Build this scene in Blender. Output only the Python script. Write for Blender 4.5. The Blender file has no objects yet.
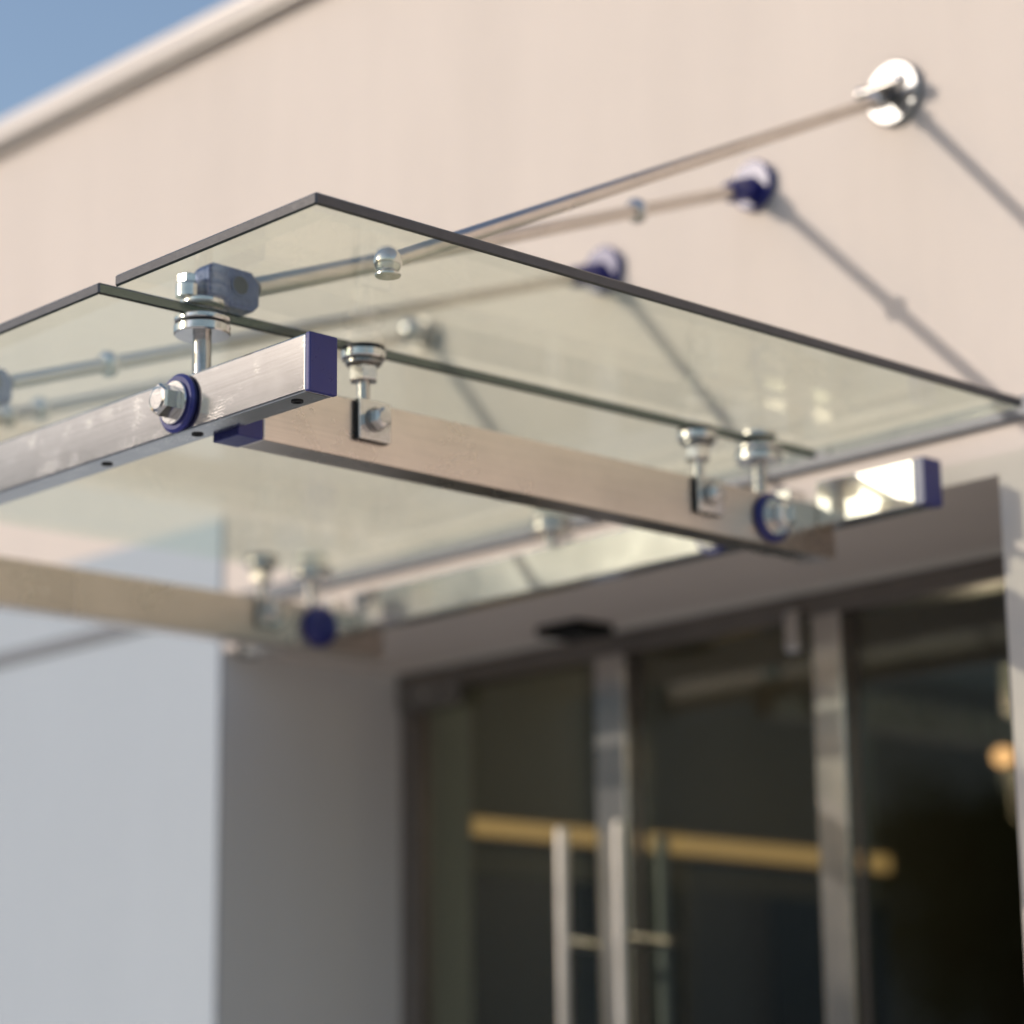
import bpy, bmesh, math, random
from mathutils import Vector, Matrix, Quaternion
random.seed(7)
C = bpy.context.scene.collection
OX, OY, OZ = -1.9476, 1.5438, 2.2559          # right lower front corner of the front rail
def L(x, y, z): return Vector((OX + x, OY + y, OZ + z))

# ------------------------------------------------------------------ materials
def mat(name):
    m = bpy.data.materials.new(name); m.use_nodes = True
    nt = m.node_tree; nt.nodes.clear()
    out = nt.nodes.new('ShaderNodeOutputMaterial')
    return m, nt, out
def N(nt, t, **kw):
    n = nt.nodes.new(t)
    for k, v in kw.items():
        if k in n.inputs: n.inputs[k].default_value = v
        else: setattr(n, k, v)
    return n
def noise(nt, scale, detail=4, rough=.55, vec=None, dist=0.):
    n = N(nt, 'ShaderNodeTexNoise'); n.inputs['Scale'].default_value = scale
    n.inputs['Detail'].default_value = detail; n.inputs['Roughness'].default_value = rough
    n.inputs['Distortion'].default_value = dist
    if vec is not None: nt.links.new(vec, n.inputs['Vector'])
    return n
def ramp(nt, fac, stops):
    r = N(nt, 'ShaderNodeValToRGB'); el = r.color_ramp.elements
    while len(el) < len(stops): el.new(.5)
    for e, (p, c) in zip(el, stops):
        e.position = p; e.color = (c[0], c[1], c[2], 1) if hasattr(c, '__len__') else (c, c, c, 1)
    nt.links.new(fac, r.inputs['Fac']); return r
def geo_pos(nt, scale=(1, 1, 1)):
    g = N(nt, 'ShaderNodeNewGeometry'); mp = N(nt, 'ShaderNodeMapping'); mp.inputs['Scale'].default_value = scale
    nt.links.new(g.outputs['Position'], mp.inputs['Vector']); return mp.outputs['Vector']
def simple(name, col, rough=.5, metal=0., bump=0., bscale=60., var=.0, vscale=6., scale=(1, 1, 1), rvar=0., spec=.5):
    m, nt, out = mat(name); b = N(nt, 'ShaderNodeBsdfPrincipled')
    b.inputs['Base Color'].default_value = (*col, 1); b.inputs['Roughness'].default_value = rough
    b.inputs['Metallic'].default_value = metal; b.inputs['Specular IOR Level'].default_value = spec
    v = geo_pos(nt, scale)
    if var:
        n = noise(nt, vscale, 6, .6, v)
        r = ramp(nt, n.outputs['Fac'], [(.25, [c * (1 - var) for c in col]), (.75, [min(1, c * (1 + var)) for c in col])])
        nt.links.new(r.outputs['Color'], b.inputs['Base Color'])
    if rvar:
        n = noise(nt, vscale * 3, 6, .65, v)
        r = ramp(nt, n.outputs['Fac'], [(.3, max(.02, rough - rvar)), (.7, rough + rvar)])
        nt.links.new(r.outputs['Color'], b.inputs['Roughness'])
    if bump:
        n = noise(nt, bscale, 5, .6, v); bp = N(nt, 'ShaderNodeBump'); bp.inputs['Strength'].default_value = bump
        bp.inputs['Distance'].default_value = .01
        nt.links.new(n.outputs['Fac'], bp.inputs['Height']); nt.links.new(bp.outputs['Normal'], b.inputs['Normal'])
    nt.links.new(b.outputs['BSDF'], out.inputs['Surface']); return m
def glass(name, tint, f0, rough=0.0, dirt=.0):
    # thin glass: clear, tinted, mirroring more at a glancing angle (same on both sides of each face)
    m, nt, out = mat(name)
    g = N(nt, 'ShaderNodeNewGeometry'); d = N(nt, 'ShaderNodeVectorMath', operation='DOT_PRODUCT')
    nt.links.new(g.outputs['Normal'], d.inputs[0]); nt.links.new(g.outputs['Incoming'], d.inputs[1])
    ab = N(nt, 'ShaderNodeMath', operation='ABSOLUTE'); nt.links.new(d.outputs['Value'], ab.inputs[0])
    s = N(nt, 'ShaderNodeMath', operation='SUBTRACT'); s.inputs[0].default_value = 1; nt.links.new(ab.outputs[0], s.inputs[1])
    p = N(nt, 'ShaderNodeMath', operation='POWER'); nt.links.new(s.outputs[0], p.inputs[0]); p.inputs[1].default_value = 5
    ml = N(nt, 'ShaderNodeMath', operation='MULTIPLY_ADD'); nt.links.new(p.outputs[0], ml.inputs[0])
    ml.inputs[1].default_value = .72 - f0; ml.inputs[2].default_value = f0
    t = N(nt, 'ShaderNodeBsdfTransparent'); t.inputs['Color'].default_value = (*tint, 1)
    gl = N(nt, 'ShaderNodeBsdfGlossy'); gl.inputs['Roughness'].default_value = rough; gl.inputs['Color'].default_value = (.93, .97, .95, 1)
    mx = N(nt, 'ShaderNodeMixShader'); nt.links.new(ml.outputs[0], mx.inputs['Fac'])
    nt.links.new(t.outputs[0], mx.inputs[1]); nt.links.new(gl.outputs[0], mx.inputs[2])
    last = mx
    if dirt:
        d1 = N(nt, 'ShaderNodeBsdfDiffuse'); d1.inputs['Color'].default_value = (.74, .75, .70, 1)
        d2 = N(nt, 'ShaderNodeBsdfTranslucent'); d2.inputs['Color'].default_value = (.79, .83, .73, 1)
        df = N(nt, 'ShaderNodeMixShader'); df.inputs['Fac'].default_value = .6
        nt.links.new(d1.outputs[0], df.inputs[1]); nt.links.new(d2.outputs[0], df.inputs[2])
        v = geo_pos(nt, (1, 1, 1)); n1 = noise(nt, 5, 6, .65, v, .6); n2 = noise(nt, 900, 1, .5, v)
        r1 = ramp(nt, n1.outputs['Fac'], [(.35, dirt * .45), (.75, dirt * 1.6)])
        r2 = ramp(nt, n2.outputs['Fac'], [(.77, 0), (.82, .25)])
        ad = N(nt, 'ShaderNodeMath', operation='ADD'); nt.links.new(r1.outputs['Color'], ad.inputs[0]); nt.links.new(r2.outputs['Color'], ad.inputs[1])
        mx2 = N(nt, 'ShaderNodeMixShader'); nt.links.new(ad.outputs[0], mx2.inputs['Fac'])
        nt.links.new(mx.outputs[0], mx2.inputs[1]); nt.links.new(df.outputs[0], mx2.inputs[2]); last = mx2
    nt.links.new(last.outputs[0], out.inputs['Surface']); return m
def brushed(name, col, rough, axis, scratch=0., bump=.05, coat=0., grain=.14):
    # steel with a fine grain along one axis, smudges, and (optional) swirling scratches
    m, nt, out = mat(name); b = N(nt, 'ShaderNodeBsdfPrincipled')
    b.inputs['Metallic'].default_value = 1.0
    b.inputs['Coat Weight'].default_value = coat; b.inputs['Coat Roughness'].default_value = .07
    sc = [520, 520, 520]; sc[axis] = 5
    v = geo_pos(nt, sc); g = noise(nt, 1, 4, .6, v)
    v1 = geo_pos(nt); sm = noise(nt, 9, 6, .65, v1, .4)
    cr = ramp(nt, sm.outputs['Fac'], [(.3, [c * .9 for c in col]), (.7, [min(1, c * 1.07) for c in col])])
    gr = ramp(nt, g.outputs['Fac'], [(.3, 1 - grain), (.7, 1.0)])
    gm = N(nt, 'ShaderNodeMixRGB'); gm.blend_type = 'MULTIPLY'; gm.inputs['Fac'].default_value = 1
    nt.links.new(cr.outputs['Color'], gm.inputs[1]); nt.links.new(gr.outputs['Color'], gm.inputs[2])
    rr = ramp(nt, sm.outputs['Fac'], [(.3, rough * .92), (.72, rough * 1.1)])
    hgt = g.outputs['Fac']
    if scratch:
        w = N(nt, 'ShaderNodeTexWave'); w.wave_type = 'RINGS'; w.inputs['Scale'].default_value = 115
        w.inputs['Distortion'].default_value = 9; w.inputs['Detail'].default_value = 2; w.inputs['Detail Scale'].default_value = 1.6
        nt.links.new(v1, w.inputs['Vector'])
        wr = ramp(nt, w.outputs['Fac'], [(.90, 0), (.97, 1)])
        mk = noise(nt, 26, 2, .5, v1); mr = ramp(nt, mk.outputs['Fac'], [(.52, 0), (.63, .9)])
        mm = N(nt, 'ShaderNodeMath', operation='MULTIPLY'); nt.links.new(wr.outputs['Color'], mm.inputs[0]); nt.links.new(mr.outputs['Color'], mm.inputs[1])
        mx = N(nt, 'ShaderNodeMixRGB'); nt.links.new(mm.outputs[0], mx.inputs['Fac']); nt.links.new(gm.outputs[0], mx.inputs[1]); mx.inputs[2].default_value = (.98, .95, .92, 1)
        nt.links.new(mx.outputs[0], b.inputs['Base Color'])
        ma = N(nt, 'ShaderNodeMath', operation='MULTIPLY_ADD'); nt.links.new(mm.outputs[0], ma.inputs[0]); ma.inputs[1].default_value = scratch; nt.links.new(rr.outputs['Color'], ma.inputs[2])
        nt.links.new(ma.outputs[0], b.inputs['Roughness'])
    else:
        nt.links.new(gm.outputs[0], b.inputs['Base Color']); nt.links.new(rr.outputs['Color'], b.inputs['Roughness'])
    if bump: bp = N(nt, 'ShaderNodeBump'); bp.inputs['Strength'].default_value = bump; bp.inputs['Distance'].default_value = .002
    if bump: nt.links.new(hgt, bp.inputs['Height'])
    if bump: nt.links.new(bp.outputs['Normal'], b.inputs['Normal'])
    nt.links.new(b.outputs['BSDF'], out.inputs['Surface']); return m
def plaster(name, col, var=.065):
    m, nt, out = mat(name); b = N(nt, 'ShaderNodeBsdfPrincipled'); b.inputs['Roughness'].default_value = .9
    b.inputs['Specular IOR Level'].default_value = .2
    v = geo_pos(nt); n1 = noise(nt, 1.3, 7, .6, v, .3); n2 = noise(nt, 14, 4, .6, v)
    v3 = geo_pos(nt, (6, 6, .7)); n3 = noise(nt, 1, 5, .6, v3)
    a = N(nt, 'ShaderNodeMath', operation='ADD'); nt.links.new(n1.outputs['Fac'], a.inputs[0]); nt.links.new(n3.outputs['Fac'], a.inputs[1])
    h = N(nt, 'ShaderNodeMath', operation='MULTIPLY'); nt.links.new(a.outputs[0], h.inputs[0]); h.inputs[1].default_value = .5
    r = ramp(nt, h.outputs[0], [(.3, [c * (1 - var) for c in col]), (.7, [min(1, c * (1 + var)) for c in col])])
    nt.links.new(r.outputs['Color'], b.inputs['Base Color'])
    n4 = noise(nt, 190, 4, .6, v); a2 = N(nt, 'ShaderNodeMath', operation='ADD'); nt.links.new(n4.outputs['Fac'], a2.inputs[0]); nt.links.new(n2.outputs['Fac'], a2.inputs[1])
    bp = N(nt, 'ShaderNodeBump'); bp.inputs['Strength'].default_value = .25; bp.inputs['Distance'].default_value = .004
    nt.links.new(a2.outputs[0], bp.inputs['Height']); nt.links.new(bp.outputs['Normal'], b.inputs['Normal'])
    nt.links.new(b.outputs['BSDF'], out.inputs['Surface']); return m
def emit(name, col, s):
    m, nt, out = mat(name); e = N(nt, 'ShaderNodeEmission'); e.inputs['Color'].default_value = (*col, 1); e.inputs['Strength'].default_value = s
    nt.links.new(e.outputs[0], out.inputs['Surface']); return m

M = {}
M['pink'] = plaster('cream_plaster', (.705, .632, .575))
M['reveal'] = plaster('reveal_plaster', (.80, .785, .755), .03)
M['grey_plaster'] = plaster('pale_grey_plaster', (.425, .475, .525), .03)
M['soffit'] = plaster('soffit_plaster', (.80, .755, .69), .03)
M['coping'] = simple('coping_metal', (.72, .66, .61), .5, .0, .1, 30, .06, 3)
M['strip'] = simple('grey_strip', (.11, .125, .15), .45, .0, .05, 40, .06, 8)
M['front_steel'] = brushed('scratched_steel', (.52, .515, .515), .145, 0, .13, .0, 0)
M['beam_steel'] = brushed('beam_steel', (.78, .69, .615), .28, 1, 0, .0)
M['rear_steel'] = brushed('rear_steel', (.80, .78, .745), .18, 0, 0, .0)
M['steel'] = simple('polished_steel', (.68, .66, .64), .17, 1., .02, 200, .06, 30, rvar=.06)
M['dark_steel'] = simple('dark_steel', (.30, .29, .28), .3, 1., .03, 200, .1, 30, rvar=.08)
M['rod'] = simple('rod_steel', (.64, .59, .54), .32, 1., .02, 100, .08, 20, rvar=.06)
M['post'] = brushed('post_steel', (.70, .68, .65), .145, 2, 0, .0)
M['handle'] = brushed('handle_steel', (.74, .71, .68), .3, 2, 0, .02)
M['blue'] = simple('blue_plastic', (.022, .026, .17), .32, 0., .03, 400, .08, 40, rvar=.06)
M['block'] = simple('blue_grey_metal', (.05, .085, .24), .3, .2, .05, 300, .15, 60, rvar=.1)
M['rubber'] = simple('black_rubber', (.012, .012, .013), .6)
M['black'] = simple('black_plastic', (.006, .006, .006), .7, spec=.2)
M['edge'] = simple('glass_edge', (.060, .062, .070), .2, 0., .05, 300, .15, 40, rvar=.05)
m_, nt_, o_ = mat('glass_joint_edge')
b1_ = N(nt_, 'ShaderNodeBsdfPrincipled'); b1_.inputs['Base Color'].default_value = (.016, .032, .024, 1); b1_.inputs['Roughness'].default_value = .1
t1_ = N(nt_, 'ShaderNodeBsdfTransparent'); t1_.inputs['Color'].default_value = (.50, .62, .54, 1)
x1_ = N(nt_, 'ShaderNodeMixShader'); x1_.inputs['Fac'].default_value = .18
nt_.links.new(b1_.outputs[0], x1_.inputs[1]); nt_.links.new(t1_.outputs[0], x1_.inputs[2]); nt_.links.new(x1_.outputs[0], o_.inputs['Surface'])
M['edge_green'] = m_
M['chamfer'] = simple('glass_chamfer', (.008, .014, .012), .3)
M['glass'] = glass('canopy_glass', (.95, .985, .94), .035, 0., .031)
M['door_glass'] = glass('door_glass', (.74, .765, .72), .085, 0.)
M['header'] = simple('header_metal', (.20, .175, .155), .4, .5, .03, 100, .1, 20)
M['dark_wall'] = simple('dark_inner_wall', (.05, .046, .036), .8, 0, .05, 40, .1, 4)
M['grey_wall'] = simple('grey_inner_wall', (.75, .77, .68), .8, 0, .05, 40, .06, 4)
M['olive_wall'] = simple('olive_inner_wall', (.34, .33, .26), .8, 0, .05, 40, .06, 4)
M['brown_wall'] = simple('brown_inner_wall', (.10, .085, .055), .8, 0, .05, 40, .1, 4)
M['cabinet'] = simple('navy_cabinet', (.022, .026, .034), .5, 0, .02, 40, .1, 4)
M['brown'] = simple('brown_panel', (.03, .02, .015), .5, 0, .02, 40, .2, 4, (1, 1, .2))
M['wood'] = simple('warm_wood', (.42, .27, .12), .5, 0, .05, 30, .15, 8, (1, .2, 1))
M['led'] = emit('warm_led', (1, .60, .22), .55)
M['lamp'] = emit('lamp_glow', (1, .52, .22), 2.2)
M['paving'] = simple('paving', (.58, .555, .51), .85, 0, .2, 40, .12, 2)
M['asphalt'] = simple('asphalt', (.06, .058, .056), .9, 0, .2, 90, .15, 3)
M['floor'] = simple('inner_floor', (.06, .055, .05), .35, 0, .02, 40, .1, 3)
M['bark'] = simple('bark', (.09, .065, .045), .9, 0, .5, 25, .25, 5)
M['leaf'] = simple('leaf', (.05, .085, .028), .6, 0, 0, 1, .35, 1.2)
M['house'] = plaster('street_plaster', (.42, .39, .35))
M['plate'] = simple('satin_steel', (.40, .41, .415), .45, 1., .02, 200, .04, 30)
M['window'] = simple('street_window', (.03, .035, .04), .1)
M['roof'] = simple('street_roof', (.16, .10, .08), .8, 0, .2, 20, .1, 2)

# ------------------------------------------------------------------ mesh helpers
class MB:
    def __init__(s): s.bm = bmesh.new()
    def box(s, a, b, bevel=0., seg=2, mi=0):
        a, b = Vector(a), Vector(b)
        r = bmesh.ops.create_cube(s.bm, size=1)
        d = b - a; c = (a + b) / 2
        bmesh.ops.scale(s.bm, vec=d, verts=r['verts']); bmesh.ops.translate(s.bm, vec=c, verts=r['verts'])
        fs = {f for v in r['verts'] for f in v.link_faces}
        for f in fs: f.material_index = mi
        if bevel:
            es = list({e for v in r['verts'] for e in v.link_edges})
            bmesh.ops.bevel(s.bm, geom=es, offset=bevel, segments=seg, profile=.5, affect='EDGES')
        return s
    def lathe(s, p, d, prof, n=32, mi=0, phase=0., smooth=True):
        # prof: [(distance along d, radius)], closed at both ends
        p, d = Vector(p), Vector(d).normalized()
        q = d.to_track_quat('Z', 'Y').to_matrix()
        rings = []
        for h, r in prof:
            rings.append([s.bm.verts.new(p + q @ Vector((r * math.cos(phase + 2 * math.pi * i / n), r * math.sin(phase + 2 * math.pi * i / n), h))) for i in range(n)])
        for a, b in zip(rings, rings[1:]):
            for i in range(n):
                f = s.bm.faces.new((a[i], a[(i + 1) % n], b[(i + 1) % n], b[i])); f.material_index = mi; f.smooth = smooth
        for ring, rev in ((rings[0], True), (rings[-1], False)):
            f = s.bm.faces.new(ring[::-1] if rev else ring); f.material_index = mi
        return s
    def disc(s, p, d, r, t, bev=.0015, n=40, mi=0):
        return s.lathe(p, d, [(0, r - bev), (bev, r), (t - bev, r), (t, r - bev)], n, mi)
    def cyl(s, a, b, r, r2=None, n=24, mi=0):
        a, b = Vector(a), Vector(b); return s.lathe(a, b - a, [(0, r), ((b - a).length, r if r2 is None else r2)], n, mi)
    def hexp(s, p, d, r, t, phase=0., mi=0):
        return s.lathe(p, d, [(0, r * .97), (t * .06, r), (t * .86, r), (t, r * .88)], 6, mi, phase, False)
    def ring(s, p, d, ro, ri, t, n=40, mi=0):
        p, d = Vector(p), Vector(d).normalized(); q = d.to_track_quat('Z', 'Y').to_matrix()
        prof = [(ro, 0), (ro, t), (ri, t), (ri, 0)]
        R = [[s.bm.verts.new(p + q @ Vector((r * math.cos(2 * math.pi * i / n), r * math.sin(2 * math.pi * i / n), h))) for i in range(n)] for r, h in prof]
        for k in range(4):
            a, b = R[k], R[(k + 1) % 4]
            for i in range(n):
                f = s.bm.faces.new((a[i], a[(i + 1) % n], b[(i + 1) % n], b[i])); f.material_index = mi; f.smooth = False
        return s
    def ball(s, p, r, sc=(1, 1, 1), mi=0):
        m = Matrix.Translation(p) @ Matrix.Diagonal((*sc, 1))
        k = bmesh.ops.create_uvsphere(s.bm, u_segments=24, v_segments=14, radius=r, matrix=m)
        for v in k['verts']:
            for f in v.link_faces: f.smooth = True; f.material_index = mi
        return s
    def build(s, name, mats, parent=None, label=None, auto=True):
        bmesh.ops.recalc_face_normals(s.bm, faces=s.bm.faces)
        s.bm.faces.ensure_lookup_table(); s.bm.faces.index_update()
        flat = [f.index for f in s.bm.faces if not f.smooth]; nf = len(s.bm.faces)
        me = bpy.data.meshes.new(name); s.bm.to_mesh(me); s.bm.free()
        for m in (mats if isinstance(mats, (list, tuple)) else [mats]): me.materials.append(m)
        o = bpy.data.objects.new(name, me); C.objects.link(o)
        if parent is not None: adopt(o, parent)
        if label: o['label'] = label
        if auto and len(flat) < nf:
            me.set_sharp_from_angle(angle=math.radians(35))
            for i in flat: me.polygons[i].use_smooth = False
        return o
def root_loc(p):
    v = Vector((0, 0, 0))
    while p is not None: v = v + p.location; p = p.parent
    return v
def adopt(o, parent):
    # mesh data are written in world coordinates: shift them to the thing's own base
    off = root_loc(parent)
    o.data.transform(Matrix.Translation(-off)); o.parent = parent
def thing(name, label, cat, loc, group=None):
    o = bpy.data.objects.new(name, None); o.empty_display_size = .1; C.objects.link(o); o.location = loc
    o['label'] = label; o['category'] = cat
    if group: o['group'] = group
    return o
def tag(o, label, cat, group=None, kind=None):
    if label: o['label'] = label
    if cat: o['category'] = cat
    if group: o['group'] = group
    if kind: o['kind'] = kind
    return o

# ------------------------------------------------------------------ the building
YW, YD = 1.05, 1.444                 # wall face and door plane (local)
XL, XR = -1.547, .052                # entrance opening
ZF = -OZ                             # ground, local
ZL = .075                            # underside of the lintel
ZT = 1.178                           # top of the wall below the coping
b = thing('building', 'cream rendered building with flat coping and a recessed glass entrance', 'building', L(-.75, YW, ZF))
w = MB()
w.box(L(-12, YW, ZL), L(9, YW + .34, ZT))                       # wall above the opening
w.box(L(XR, YW, ZF), L(9, YW + .34, ZL))
w.box(L(-12, YW + .34, .62), L(9, YW + .5, ZT))
w.build('wall', M['pink'], b)
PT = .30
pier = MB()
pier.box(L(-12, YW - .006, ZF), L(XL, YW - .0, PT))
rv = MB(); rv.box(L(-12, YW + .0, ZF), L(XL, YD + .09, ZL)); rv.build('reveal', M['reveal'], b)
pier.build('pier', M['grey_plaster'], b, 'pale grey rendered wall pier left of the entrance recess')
sf = MB(); sf.box(L(XL, YW + .34, ZL - .0), L(XR + .4, YD + .1, ZL + .22))
sf.build('soffit', M['soffit'], b)
cp = MB()
JX = [-12, -7.3, -4.9, -2.35, .1, 2.5, 5, 9]              # coping laid in lengths with open joints
for x0, x1 in zip(JX, JX[1:]): cp.box(L(x0 + .002, YW - .035, ZT + .006), L(x1 - .002, YW + .6, ZT + .045), .004)
cp.build('coping', M['coping'], b)
cu = MB(); cu.box(L(-12, YW - .026, ZT - .004), L(9, YW + .55, ZT + .006)); cu.build('coping_flashing', M['dark_steel'], b)
st = MB(); st.box(L(-12, YW - .011, .138), L(9, YW - .0061, .164), .001); st.build('wall_trim', M['strip'], b, 'narrow blue grey strip along the facade at glass height')
# interior shell
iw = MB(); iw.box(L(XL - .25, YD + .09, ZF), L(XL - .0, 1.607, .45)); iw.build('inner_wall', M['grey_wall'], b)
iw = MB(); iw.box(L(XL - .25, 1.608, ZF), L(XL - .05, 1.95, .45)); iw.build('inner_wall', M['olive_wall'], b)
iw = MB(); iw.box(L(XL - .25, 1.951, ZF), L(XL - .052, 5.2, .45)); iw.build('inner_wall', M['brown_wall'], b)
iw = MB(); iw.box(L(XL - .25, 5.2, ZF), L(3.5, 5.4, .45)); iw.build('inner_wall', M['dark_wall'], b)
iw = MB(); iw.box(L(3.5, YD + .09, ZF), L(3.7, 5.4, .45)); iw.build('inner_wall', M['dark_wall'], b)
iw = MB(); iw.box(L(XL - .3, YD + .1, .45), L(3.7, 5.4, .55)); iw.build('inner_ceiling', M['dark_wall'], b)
iw = MB(); iw.box(L(XL - .3, YD - .1, ZF - .1), L(3.7, 5.4, ZF + .012)); iw.build('inner_floor', M['floor'], b)

# ------------------------------------------------------------------ entrance: frame, leaves, sidelight
fr = thing('entrance_frame', 'polished steel posts and dark header framing the glass entrance', 'door frame', L(-.75, YD, ZF))
hd = MB(); hd.box(L(XL, YD - .012, ZL - .035), L(XR, YD + .06, ZL - .001), .003); hd.build('header', M['header'], fr)
def post(x0, x1, y0, y1, z1, name='post', m=None):
    k = MB(); k.box(L(x0, y0, ZF), L(x1, y1, z1), .0025, 3); return k.build(name, m or M['post'], fr)
post(XL + .001, XL + .050, YD - .004, YD + .02, ZL - .036, 'jamb', M['header'])
post(-1.052, -.982, YD - .012, YD + .010, ZL - .036)
post(-.587, -.530, YD - .012, YD + .010, ZL - .036)
k = MB(); k.box(L(-.529, YD + .009, ZF), L(-.522, YD + .026, ZL - .036), .002); k.build('jamb', M['header'], fr)
k = MB(); k.box(L(-.981, YD + .009, ZF), L(-.974, YD + .026, ZL - .036), .002); k.build('jamb', M['header'], fr)
k = MB(); k.box(L(-.625, YD - .032, -.015), L(-.597, YD - .013, .050), .006); k.build('catch', M['handle'], fr)
def leaf(label, x0, x1, hx, group, fitting):
    t = thing('glass_door', label, 'door', L((x0 + x1) / 2, YD, ZF), group)
    p = MB(); p.box(L(x0, YD + .012, ZF + .02), L(x1, YD + .022, ZL - .037)); p.build('pane', M['door_glass'], t)
    if fitting:
        f = MB(); f.box(L(x0 - .055, YD - .016, .005), L(x0 + .105, YD + .011, .058), .004)
        fo = f.build('pivot_fitting', M['dark_steel'], t)
        c = MB(); c.cyl(L(x0 + .02, YD - .018, .03), L(x0 + .02, YD - .0161, .03), .008); c.build('screw', M['steel'], fo)
    h = MB(); h.cyl(L(hx, YD - .055, ZF + .75), L(hx, YD - .055, -.240), .0108, n=28)
    ho = h.build('pull_handle', M['handle'], t)
    h = MB(); h.cyl(L(hx - .051, YD + .095, ZF + .75), L(hx - .051, YD + .095, -.25), .0108, n=28); h.build('inner_bar', M['plate'], ho)
    for z in (-.42, -1.35):
        s = MB(); s.cyl(L(hx, YD - .055, z), L(hx - .051, YD + .095, z), .0095); s.build('standoff', M['handle'], ho)
leaf('left frameless glass door with a dark pivot fitting at its top corner', XL + .06, -1.054, -1.088, 'glass entrance doors', True)
leaf('middle glass door between the two polished steel posts', -.973, -.589, -.958, 'glass entrance doors', False)
sl = thing('glass_sidelight', 'tall fixed glass panel right of the second steel post', 'window', L(-.23, YD, ZF))
p = MB(); p.box(L(-.521, YD + .012, ZF + .02), L(XR - .001, YD + .022, ZL - .037)); p.build('pane', M['door_glass'], sl)
p = MB(); p.box(L(-.521, YD + .0, ZF), L(XR - .001, YD + .04, ZF + .02)); p.build('sill', M['header'], sl)

sn = thing('motion_sensor', 'flat black motion sensor under the entrance soffit', 'sensor', L(-1.004, 1.345, ZL))
k = MB(); k.box(L(-1.052, 1.30, ZL - .018), L(-.955, 1.385, ZL - .001), .005, 3); k.build('housing', M['black'], sn)
k = MB(); k.ball(L(-1.004, 1.345, ZL - .018), .018, (1.4, 1, .35)); k.build('lens', M['rubber'], sn)

# inside
sh = thing('wall_shelf', 'long wooden shelf with a warm lit edge inside the lobby', 'shelf', L(-1.56, 2.2, -.18))
k = MB(); k.box(L(XL - .049, 1.609, -.200), L(XL - .002, 2.786, -.158), .003); k.build('board', M['wood'], sh)
k = MB(); k.box(L(XL - .0015, 1.612, -.194), L(XL + .001, 2.784, -.164)); k.build('light_strip', M['led'], sh)
cb = thing('lobby_cabinet', 'dark navy cabinet front below the lit wooden shelf', 'cabinet', L(-1.56, 2.2, ZF))
k = MB(); k.box(L(XL - .049, 1.615, ZF + .012), L(XL - .004, 1.826, -.262), .003); k.build('door', M['cabinet'], cb)
k = MB(); k.box(L(XL - .049, 1.835, ZF + .012), L(XL - .012, 2.16, -.262), .003); k.build('door', M['black'], cb)
k = MB(); k.box(L(XL - .049, 2.17, ZF + .012), L(XL - .012, 2.42, -.262), .003); k.build('door', M['brown'], cb)
k = MB(); k.box(L(XL - .049, 2.43, ZF + .012), L(XL - .012, 2.78, -.262), .003); k.build('door', M['black'], cb)
lp = thing('pendant_lamp', 'small round warm lamp glowing inside behind the sidelight', 'lamp', L(-1.0, 2.456, -.041))
k = MB(); k.ball(L(-1.0, 2.456, -.041), .021, (1, 1, .85)); k.build('globe', M['lamp'], lp)
pl_ = bpy.data.lights.new('lamp_bulb', 'POINT'); pl_.energy = 3.2; pl_.color = (1, .80, .55); pl_.shadow_soft_size = .026
po_ = bpy.data.objects.new('lamp_bulb', pl_); C.objects.link(po_); po_.location = L(-1.0, 2.456, -.085)
k = MB(); k.cyl(L(-1.0, 2.456, -.016), L(-1.0, 2.456, .449), .004); k.build('cord', M['black'], lp)

# ------------------------------------------------------------------ canopy
ZB = .125                             # underside of the glass
GT = .0125
can = thing('glass_canopy', 'glass entrance canopy on brushed steel tubes with blue end caps', 'canopy', L(-.5, .5, 0))
def panel(x0, x1, y0, y1, skew):
    s = MB(); s.box(L(x0, y0, ZB), L(x1, y1, ZB + GT), .0019, 1)
    for v in s.bm.verts:                                    # the joint runs a touch out of square
        t = (v.co.y - OY - y0) / (y1 - y0)
        if abs(v.co.x - OX - (x1 if skew > 0 else x0)) < .004: v.co.x += abs(skew) * t
    s.bm.normal_update()
    for f in s.bm.faces:
        n = f.normal
        if abs(n.z) > .95: f.material_index = 0
        elif abs(n.z) < .1: f.material_index = 0 if (n.y > .9 or n.x < -.9) else (3 if (skew > 0 and n.x > .9) else 1)
        elif n.y > .5 or n.x < -.5: f.material_index = 0
        else: f.material_index = 2
    return s.build('glass_panel', [M['glass'], M['edge'], M['chamfer'], M['edge_green']], can)
panel(-1.157, -.201, -.112, .968, .030)
panel(-.173, .152, -.112, .968, -.024)
# front rail (hollow look: rounded steel tube, blue caps on both ends)
FX0 = -1.29
s = MB(); s.box(L(FX0, 0, 0), L(-.0035, .035, .06), .0022, 3); fr_o = s.build('front_rail', M['front_steel'], can)
s = MB(); s.box(L(-.0034, -.0004, -.0004), L(.0035, .0354, .0604), .0015, 2); s.build('end_cap', M['blue'], fr_o)
s = MB(); s.box(L(FX0 - .007, -.0004, -.0004), L(FX0 - .0001, .0354, .0604), .0015, 2); s.build('end_cap', M['blue'], fr_o)
for x in (-.038, -.205, -.37):
    s = MB(); s.ring(L(x, .0175, -.0012), (0, 0, 1), .0062, .0042, .0013); s.build('drain_hole', M['rubber'], fr_o)
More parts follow.
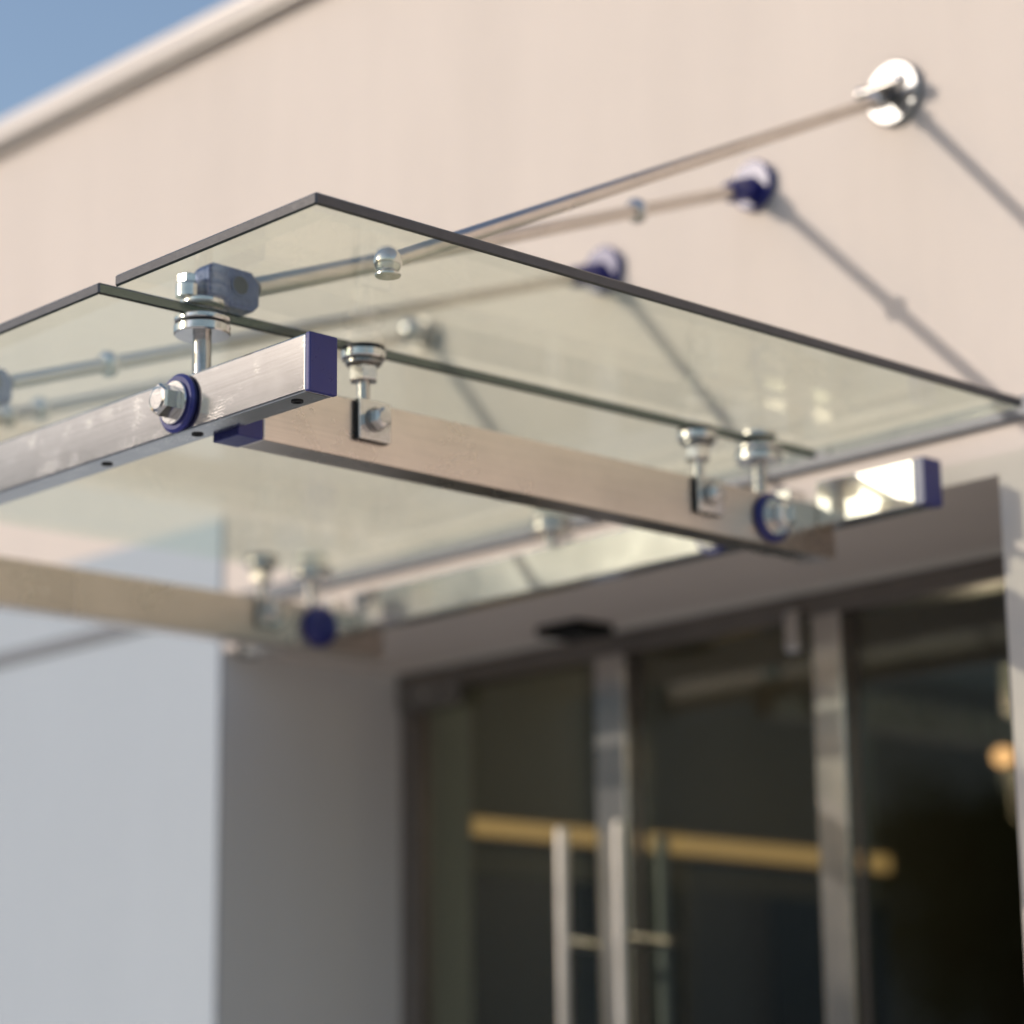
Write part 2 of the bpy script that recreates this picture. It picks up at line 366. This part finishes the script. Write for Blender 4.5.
# rear rail
RY0, RY1, RZ0, RZ1 = .950, .984, .031, .089
BX = ((-1.128, -1.085), (-.203, -.160))                  # the two cross beams run through; the rear rail butts against them
rails = []
for x0, x1 in ((-1.36, BX[0][0] - .0006), (BX[0][1] + .0006, BX[1][0] - .0006), (BX[1][1] + .0006, -.003)):
    s = MB(); s.box(L(x0, RY0, RZ0), L(x1, RY1, RZ1), .0022, 3); rails.append(s.build('rear_rail', M['rear_steel'], can))
s = MB(); s.box(L(-.0029, RY0 - .0005, RZ0 - .0005), L(.014, RY1 + .0005, RZ1 + .0005), .0015, 2); s.build('end_cap', M['blue'], rails[2])
s = MB(); s.box(L(-1.375, RY0 - .0005, RZ0 - .0005), L(-1.3601, RY1 + .0005, RZ1 + .0005), .0015, 2); s.build('end_cap', M['black'], rails[0])
# cross beams
def beam(x0, x1, y1):
    s = MB(); s.box(L(x0, .069, -.006), L(x1, y1, .0605), .0022, 3); o = s.build('cross_beam', M['beam_steel'], can)
    s = MB(); s.box(L(x0 - .0005, .0358, -.0065), L(x1 + .0005, .0689, .0598), .0015, 2); s.build('end_cap', M['blue'], o)
    return o
beam(-.203, -.160, .985); beam(-1.128, -1.085, 1.012)

def clamp_parts(root, x, y, ztop, r, nut, zbot, stem):
    s = MB(); s.cyl(L(x, y, zbot), L(x, y, ZB - .003), stem, n=20)
    # thread: fine ridges on the stem
    z = zbot + .001
    while z < ZB - .018:
        s.lathe(L(x, y, z), (0, 0, 1), [(0, stem * .98), (.0006, stem * 1.10), (.0012, stem * .98)], 20); z += .0017
    c = s.build('glass_clamp', M['steel'], root)
    if not nut:
        s = MB(); s.disc(L(x, y, ZB - .0195), (0, 0, 1), r, .0105); s.build('clamp_disc', M['steel'], c)
        s = MB(); s.disc(L(x, y, ZB - .0089), (0, 0, 1), r * .95, .0022, .0004); s.build('gasket', M['rubber'], c)
        s = MB(); s.disc(L(x, y, ZB - .0066), (0, 0, 1), r * .98, .0064); s.build('clamp_disc', M['steel'], c)
        s = MB(); s.disc(L(x, y, ZB + GT + .0001), (0, 0, 1), r * .8, .006); s.build('top_disc', M['steel'], c)
    else:
        s = MB(); s.disc(L(x, y, ZB - .0145), (0, 0, 1), r, .0105); s.build('clamp_disc', M['steel'], c)
        s = MB(); s.disc(L(x, y, ZB - .0039), (0, 0, 1), r * .97, .0038, .0005); s.build('gasket', M['rubber'], c)
    if nut:
        s = MB(); s.disc(L(x, y, ZB - .0205), (0, 0, 1), r * .82, .0058); s.build('washer', M['dark_steel'], c)
        s = MB(); s.hexp(L(x, y, ZB - .0385), (0, 0, 1), .0165, .0178, .3); s.build('nut', M['steel'], c)
    return c
def hexbolt(parent, p, d, washer_r, blue=True, head=.0175, hh=.019, cap=False):
    p, d = Vector(p), Vector(d)
    if cap:
        s = MB(); s.lathe(p, d, [(0, washer_r), (.006, washer_r), (.012, washer_r * .9), (.015, washer_r * .6)], 40); s.build('bolt_cap', M['blue'], parent); return
    if blue:
        s = MB(); s.lathe(p, d, [(0, washer_r * .97), (.0015, washer_r), (.004, washer_r), (.0065, washer_r * .9)], 40); w_ = s.build('washer', M['blue'], parent)
        s = MB(); s.disc(p + d * .0066, d, washer_r * .74, .0035, .0008); s.build('washer', M['steel'], parent)
        p = p + d * .0102
    s = MB(); s.hexp(p, d, head, hh, .45); s.lathe(p + d * hh, d, [(0, head * .78), (.0012, head * .6)], 30); s.build('bolt_head', M['steel'], parent)
def bracket_clamp(x, y, xf):
    c = clamp_parts(can, x, y, ZB, .0245, True, .0606, .0065)
    s = MB(); s.box(L(xf + .0003, y - .0225, .0155), L(xf + .0062, y + .0215, .0603), .0005, 1); s.build('backing_pad', M['rubber'], c)
    s = MB(); s.box(L(xf + .0064, y - .022, .016), L(xf + .0085, y + .022, .0605), .0006, 2); s.build('bracket_plate', M['steel'], c)
    s = MB(); s.disc(L(xf + .0086, y, .039), (1, 0, 0), .0135, .0025, .0006); s.build('washer', M['dark_steel'], c)
    hexbolt(c, L(xf + .0112, y, .039), (1, 0, 0), .014, False, .0122, .0125)
    return c
def rail_clamp(x, y, zt, face, d, cap=False):
    c = clamp_parts(can, x, y, ZB, .030, False, zt, .0092)
    hexbolt(c, L(*face), d, .0315, cap=cap)
    return c
rail_clamp(-.200, .0175, .0601, (-.212, -.0004, .031), (0, -1, 0))
rail_clamp(-.660, .0175, .0601, (-.672, -.0004, .031), (0, -1, 0))
rail_clamp(-1.09, .0175, .0601, (-1.10, -.0004, .031), (0, -1, 0))
bracket_clamp(-.172, .214, -.160)
bracket_clamp(-.172, .745, -.160)
rail_clamp(-.1815, .868, .0606, (-.1597, .862, .029), (1, 0, 0))
bracket_clamp(-1.100, .788, -1.085)
rail_clamp(-1.1065, .888, .0606, (-1.0847, .884, .029), (1, 0, 0), True)
rail_clamp(-.640, .945, RZ1 + .0001, (-.335, RY0 - .0004, .055), (0, -1, 0))

# ------------------------------------------------------------------ tie rods
def tie_rod(label, P0, W, colour, collars, end, block=True, joint=None):
    P0, W = L(*P0), L(*W)
    t = thing('tie_rod', label, 'support rod', W, 'tie rods from canopy to facade')
    d = (W - P0).normalized()
    a = P0 + d * .026; e = W - d * .058
    s = MB()
    if joint is None or joint[0] == 'main':
        s.cyl(a, e, .0090, n=28)
        if joint:   # thicker front length up to the collar
            s.cyl(a, P0 + (W - P0) * joint[1], .0112, n=28)
    else:
        s.cyl(P0, e, .0086, n=28)
    s.build('rod', M['rod'], t)
    for f in collars:
        p = P0 + (W - P0) * f; k = MB()
        k.lathe(p - d * .010, d, [(0, .0112), (.002, .0132), (.006, .0162), (.010, .0170), (.014, .0162), (.018, .0132), (.020, .0112)], 28)
        k.build('collar', M['steel'], t)
    wp = Vector((W.x, W.y, W.z))
    if end == 'blue':
        s = MB(); s.lathe(wp - Vector((0, .0005, 0)), (0, -1, 0), [(0, .034), (.004, .0355), (.011, .0355), (.014, .033)], 40); pl = s.build('wall_plate', M['blue'], t)
        s = MB(); q = wp - d * .074
        s.lathe(q, d, [(0, .0115), (.003, .0145), (.022, .0165), (.062, .0165)], 28); s.build('socket', M['blue'], t)
    elif end == 'steel':
        s = MB(); s.lathe(wp - Vector((0, .0005, 0)), (0, -1, 0), [(0, .042), (.003, .0435), (.009, .0435), (.012, .041)], 48); pl = s.build('wall_plate', M['plate'], t)
        s = MB(); s.cyl(wp - Vector((.0, .012, 0)), wp - d * .062, .0105, n=24); s.build('socket', M['dark_steel'], t)
        s = MB(); s.cyl(wp + Vector((-.03, -.034, 0)), wp + Vector((.03, -.034, 0)), .0085); pn = s.build('clevis_pin', M['dark_steel'], t)
        for q in (-.031, .031):
            s = MB(); s.ball(wp + Vector((q, -.034, 0)), .0105); s.build('pin_cap', M['steel'], pn)
        s = MB(); s.lathe(wp - d * .066, d, [(0, .009), (.003, .0122), (.012, .0122), (.016, .009)], 24); s.build('ferrule', M['steel'], t)
    else:
        s = MB(); s.lathe(wp - Vector((0, .0005, 0)), (0, -1, 0), [(0, .024), (.005, .025), (.012, .0235)], 40); s.build('wall_plate', M['steel'], t)
        s = MB(); s.ball(wp - Vector((0, .03, 0)), .021); s.build('socket', M['steel'], t)
    if joint and joint[0] == 'branch':
        s = MB(); s.ball(P0, .0150); s.build('ball_end', M['steel'], t)
        s = MB(); s.disc((P0.x, P0.y, OZ + ZB + GT + .0002), (0, 0, 1), .0135, .003, .0008); s.build('foot', M['steel'], t)
    if block:
        x, y = P0.x, P0.y; zt = OZ + ZB + GT
        # upright stud with a crowned nut beside the clevis block
        s = MB(); s.cyl((x - .003, y - .062, zt + .0063), (x - .003, y - .062, zt + .019), .0125)
        s.lathe((x - .003, y - .062, zt + .019), (0, 0, 1), [(0, .0125), (.003, .010)], 24)
        so = s.build('stud', M['steel'], t)
        s = MB(); s.hexp((x - .003, y - .062, zt + .0221), (0, 0, 1), .0105, .009, .2); s.build('nut', M['steel'], so)
        bm = MB(); z0 = zt + .0012
        pts = [(-.043, 0), (.016, 0), (.024, .008), (.024, .032), (.014, .044), (-.037, .045), (-.043, .039)]
        fa = [bm.bm.verts.new((x - .0135, y - .004 + u, z0 + v)) for u, v in pts]
        fb = [bm.bm.verts.new((x + .0135, y - .004 + u, z0 + v)) for u, v in pts]
        bm.bm.faces.new(fa[::-1]); bm.bm.faces.new(fb)
        for i in range(len(pts)): bm.bm.faces.new((fa[i], fa[(i + 1) % len(pts)], fb[(i + 1) % len(pts)], fb[i]))
        bmesh.ops.recalc_face_normals(bm.bm, faces=bm.bm.faces)
        bmesh.ops.bevel(bm.bm, geom=list(bm.bm.edges), offset=.0022, segments=3, profile=.5, affect='EDGES')
        bo = bm.build('clevis_block', M['block'], t)
        s = MB(); s.ring((x + .0134, y - .006, z0 + .026), (1, 0, 0), .0120, .0099, .0016, 32); s.build('pin_ring', M['block'], bo)
        s = MB(); s.disc((x + .0132, y - .006, z0 + .026), (1, 0, 0), .0098, .0016, .0002, 24); s.build('pin', M['rubber'], bo)
    return P0, W
P2 = (-.197, .060, .163); W2 = (-.329, YW, .558)
tie_rod('tie rod from the near blue clevis block to the upper blue wall plate', P2, W2, 'blue', (.239, .719), 'blue', True, ('main', .239))
J = (.004, .100, .1535)
tie_rod('long tie rod rising to the round polished wall disc at top right', J, (-.078, YW, .617), 'steel', (), 'steel', False, ('branch',))
tie_rod('tie rod seen through the glass ending at the lower blue wall plate', (-.68, .060, .163), (-.624, YW, .509), 'blue', (.16,), 'blue')
tie_rod('farthest tie rod behind the glass ending at a small steel ball mount', (-1.09, .060, .163), (-1.024, YW, .506), 'ball', (.268, .319), 'ball')

# ------------------------------------------------------------------ surroundings (seen only as reflections in steel and glass)
g = MB(); g.box((-400, -400, -.3), (400, 400, 0)); tag(g.build('ground', M['paving']), None, None, None, 'structure')
r = MB(); r.box((-400, -20, .001), (400, -11, .004)); tag(r.build('road', M['asphalt']), None, None, None, 'structure')
def tree(x, y, h, rc, label):
    t = thing('street_tree', label, 'tree', (x, y, 0), 'trees across the road')
    s = MB(); s.cyl((x, y, 0), (x + .2, y, h * .5), .22, .13, 12)
    for a in range(5):
        an = a * 1.25 + x; s.cyl((x + .15, y, h * (.3 + .04 * a)), (x + rc * .6 * math.cos(an), y + rc * .6 * math.sin(an), h * .68), .08, .02, 8)
    s.build('trunk', M['bark'], t)
    vs, fs = [], []
    rnd = random.Random(int(x * 100)); cl = [(rnd.uniform(-.65, .65) * rc, rnd.uniform(-.65, .65) * rc, h * rnd.uniform(.42, .86), rc * rnd.uniform(.28, .5)) for _ in range(26)]
    for i in range(3600):
        cx, cy, cz, cr = cl[i % 26]
        d = Vector((rnd.gauss(0, 1), rnd.gauss(0, 1), rnd.gauss(0, 1))).normalized() * cr * (rnd.random() ** .45)
        p = Vector((x + cx, y + cy, cz)) + d
        u = Vector((rnd.gauss(0, 1), rnd.gauss(0, 1), rnd.gauss(0, 1))).normalized(); v = u.orthogonal().normalized(); q = .13 + .1 * rnd.random()
        n = len(vs); vs += [p - u * q, p + v * q * .6, p + u * q, p - v * q * .6]; fs.append((n, n + 1, n + 2, n + 3))
    me = bpy.data.meshes.new('crown'); me.from_pydata(vs, [], fs); me.materials.append(M['leaf'])
    o = bpy.data.objects.new('crown', me); C.objects.link(o); adopt(o, t)
for x, y, h, rc, lb in ((-11, -24, 6.6, 2.9, 'low bushy tree across the road, nearest the entrance axis'), (-16.5, -25, 6.5, 2.6, 'tall rounded tree across the road left of the bushy one'),
                        (-22, -24, 6.3, 2.6, 'wide tree across the road at its far left end'), (-5.5, -25, 6.2, 2.8, 'small tree across the road right of the bushy one'),
                        (4, -26, 6.6, 3.0, 'tree across the road behind the viewer')):
    tree(x, y, h, rc, lb)
ab = thing('reflection_block', 'unseen pale block added at the far left to grey the reflections in the steel', 'building', (-40, -24, 0))  # added backdrop block: the front rail mirrors it instead of the bright sky
s = MB(); s.box((-64, -31, 0), (-27, -24, 14)); s.build('wall', M['house'], ab)
s = MB(); s.box((-64.3, -31.3, 14), (-26.7, -23.7, 14.3)); s.build('roof', M['roof'], ab)
for i in range(10):
    for j in range(4):
        x = -62.6 + i * 3.6; z = 1.2 + j * 3.3
        s = MB(); s.box((x, -24.0, z), (x + 1.3, -23.96, z + 1.6)); s.build('window', M['window'], ab)
hb = thing('street_house', 'long plastered house with a tiled roof across the road', 'house', (-8, -36, 0))
s = MB(); s.box((-48, -44, 0), (34, -36, 6.0)); s.build('wall', M['house'], hb)
s = MB(); s.box((-49, -44.6, 6.0), (35, -35.3, 6.4)); s.build('roof', M['roof'], hb)
for i in range(13):
    x = -45 + i * 6.1
    for z in (1.0, 3.8):
        s = MB(); s.box((x, -36.0, z), (x + 1.8, -35.96, z + 1.5)); s.build('window', M['window'], hb)

# ------------------------------------------------------------------ light, sky, camera
sx, sb = .70, .436
d = Vector((sx, 1, -sb)).normalized()
sun = bpy.data.lights.new('sun', 'SUN'); sun.energy = 2.1; sun.angle = math.radians(.5); sun.color = (1, .90, .785)
so = bpy.data.objects.new('sun', sun); C.objects.link(so); so.location = (-20, -30, 20); so.rotation_euler = d.to_track_quat('-Z', 'Y').to_euler()
el = math.asin(-d.z); az = math.atan2(-d.x, -d.y)
wd = bpy.data.worlds.new('World'); bpy.context.scene.world = wd; wd.use_nodes = True
nt = wd.node_tree; nt.nodes.clear(); ow = nt.nodes.new('ShaderNodeOutputWorld'); bg = nt.nodes.new('ShaderNodeBackground')
sk = nt.nodes.new('ShaderNodeTexSky'); sk.sky_type = 'NISHITA'; sk.sun_disc = False; sk.sun_elevation = el; sk.sun_rotation = az
sk.air_density = 1.4; sk.dust_density = 1.8; sk.ozone_density = 1.8
tn = nt.nodes.new('ShaderNodeMixRGB'); tn.blend_type = 'MULTIPLY'; tn.inputs['Fac'].default_value = 1; tn.inputs[2].default_value = (1.08, 1.04, 1.12, 1)
nt.links.new(sk.outputs[0], tn.inputs[1]); nt.links.new(tn.outputs[0], bg.inputs['Color']); bg.inputs['Strength'].default_value = .15
nt.links.new(bg.outputs[0], ow.inputs['Surface'])

cam = bpy.data.cameras.new('camera'); co = bpy.data.objects.new('camera', cam); C.objects.link(co)
F = 2623.0
cam.sensor_width = 36; cam.sensor_fit = 'HORIZONTAL'; cam.lens = F / 1024 * 36; cam.clip_start = .05; cam.clip_end = 2000
f_ = Vector((-0.71197096, 0.66404567, 0.22834339)); r_ = Vector((0.68017173, 0.7329733, -0.01079616)); u_ = Vector((0.17453875, -0.14762617, 0.9735208))
mw = Matrix((( r_.x, u_.x, -f_.x, 0), (r_.y, u_.y, -f_.y, 0), (r_.z, u_.z, -f_.z, 1.55), (0, 0, 0, 1)))
co.matrix_world = mw
cam.dof.use_dof = True; cam.dof.focus_distance = 2.575; cam.dof.aperture_fstop = 2.2
sc = bpy.context.scene; sc.camera = co
sc.view_settings.view_transform = 'Standard'; sc.view_settings.look = 'None'; sc.view_settings.exposure = .10; sc.view_settings.gamma = 1
sc.render.engine = 'CYCLES'; sc.cycles.use_denoising = True; sc.cycles.max_bounces = 14; sc.cycles.transparent_max_bounces = 24
sc.cycles.glossy_bounces = 8; sc.cycles.caustics_reflective = False; sc.cycles.caustics_refractive = False
sc.cycles.sample_clamp_indirect = 3.0; sc.cycles.blur_glossy = .7
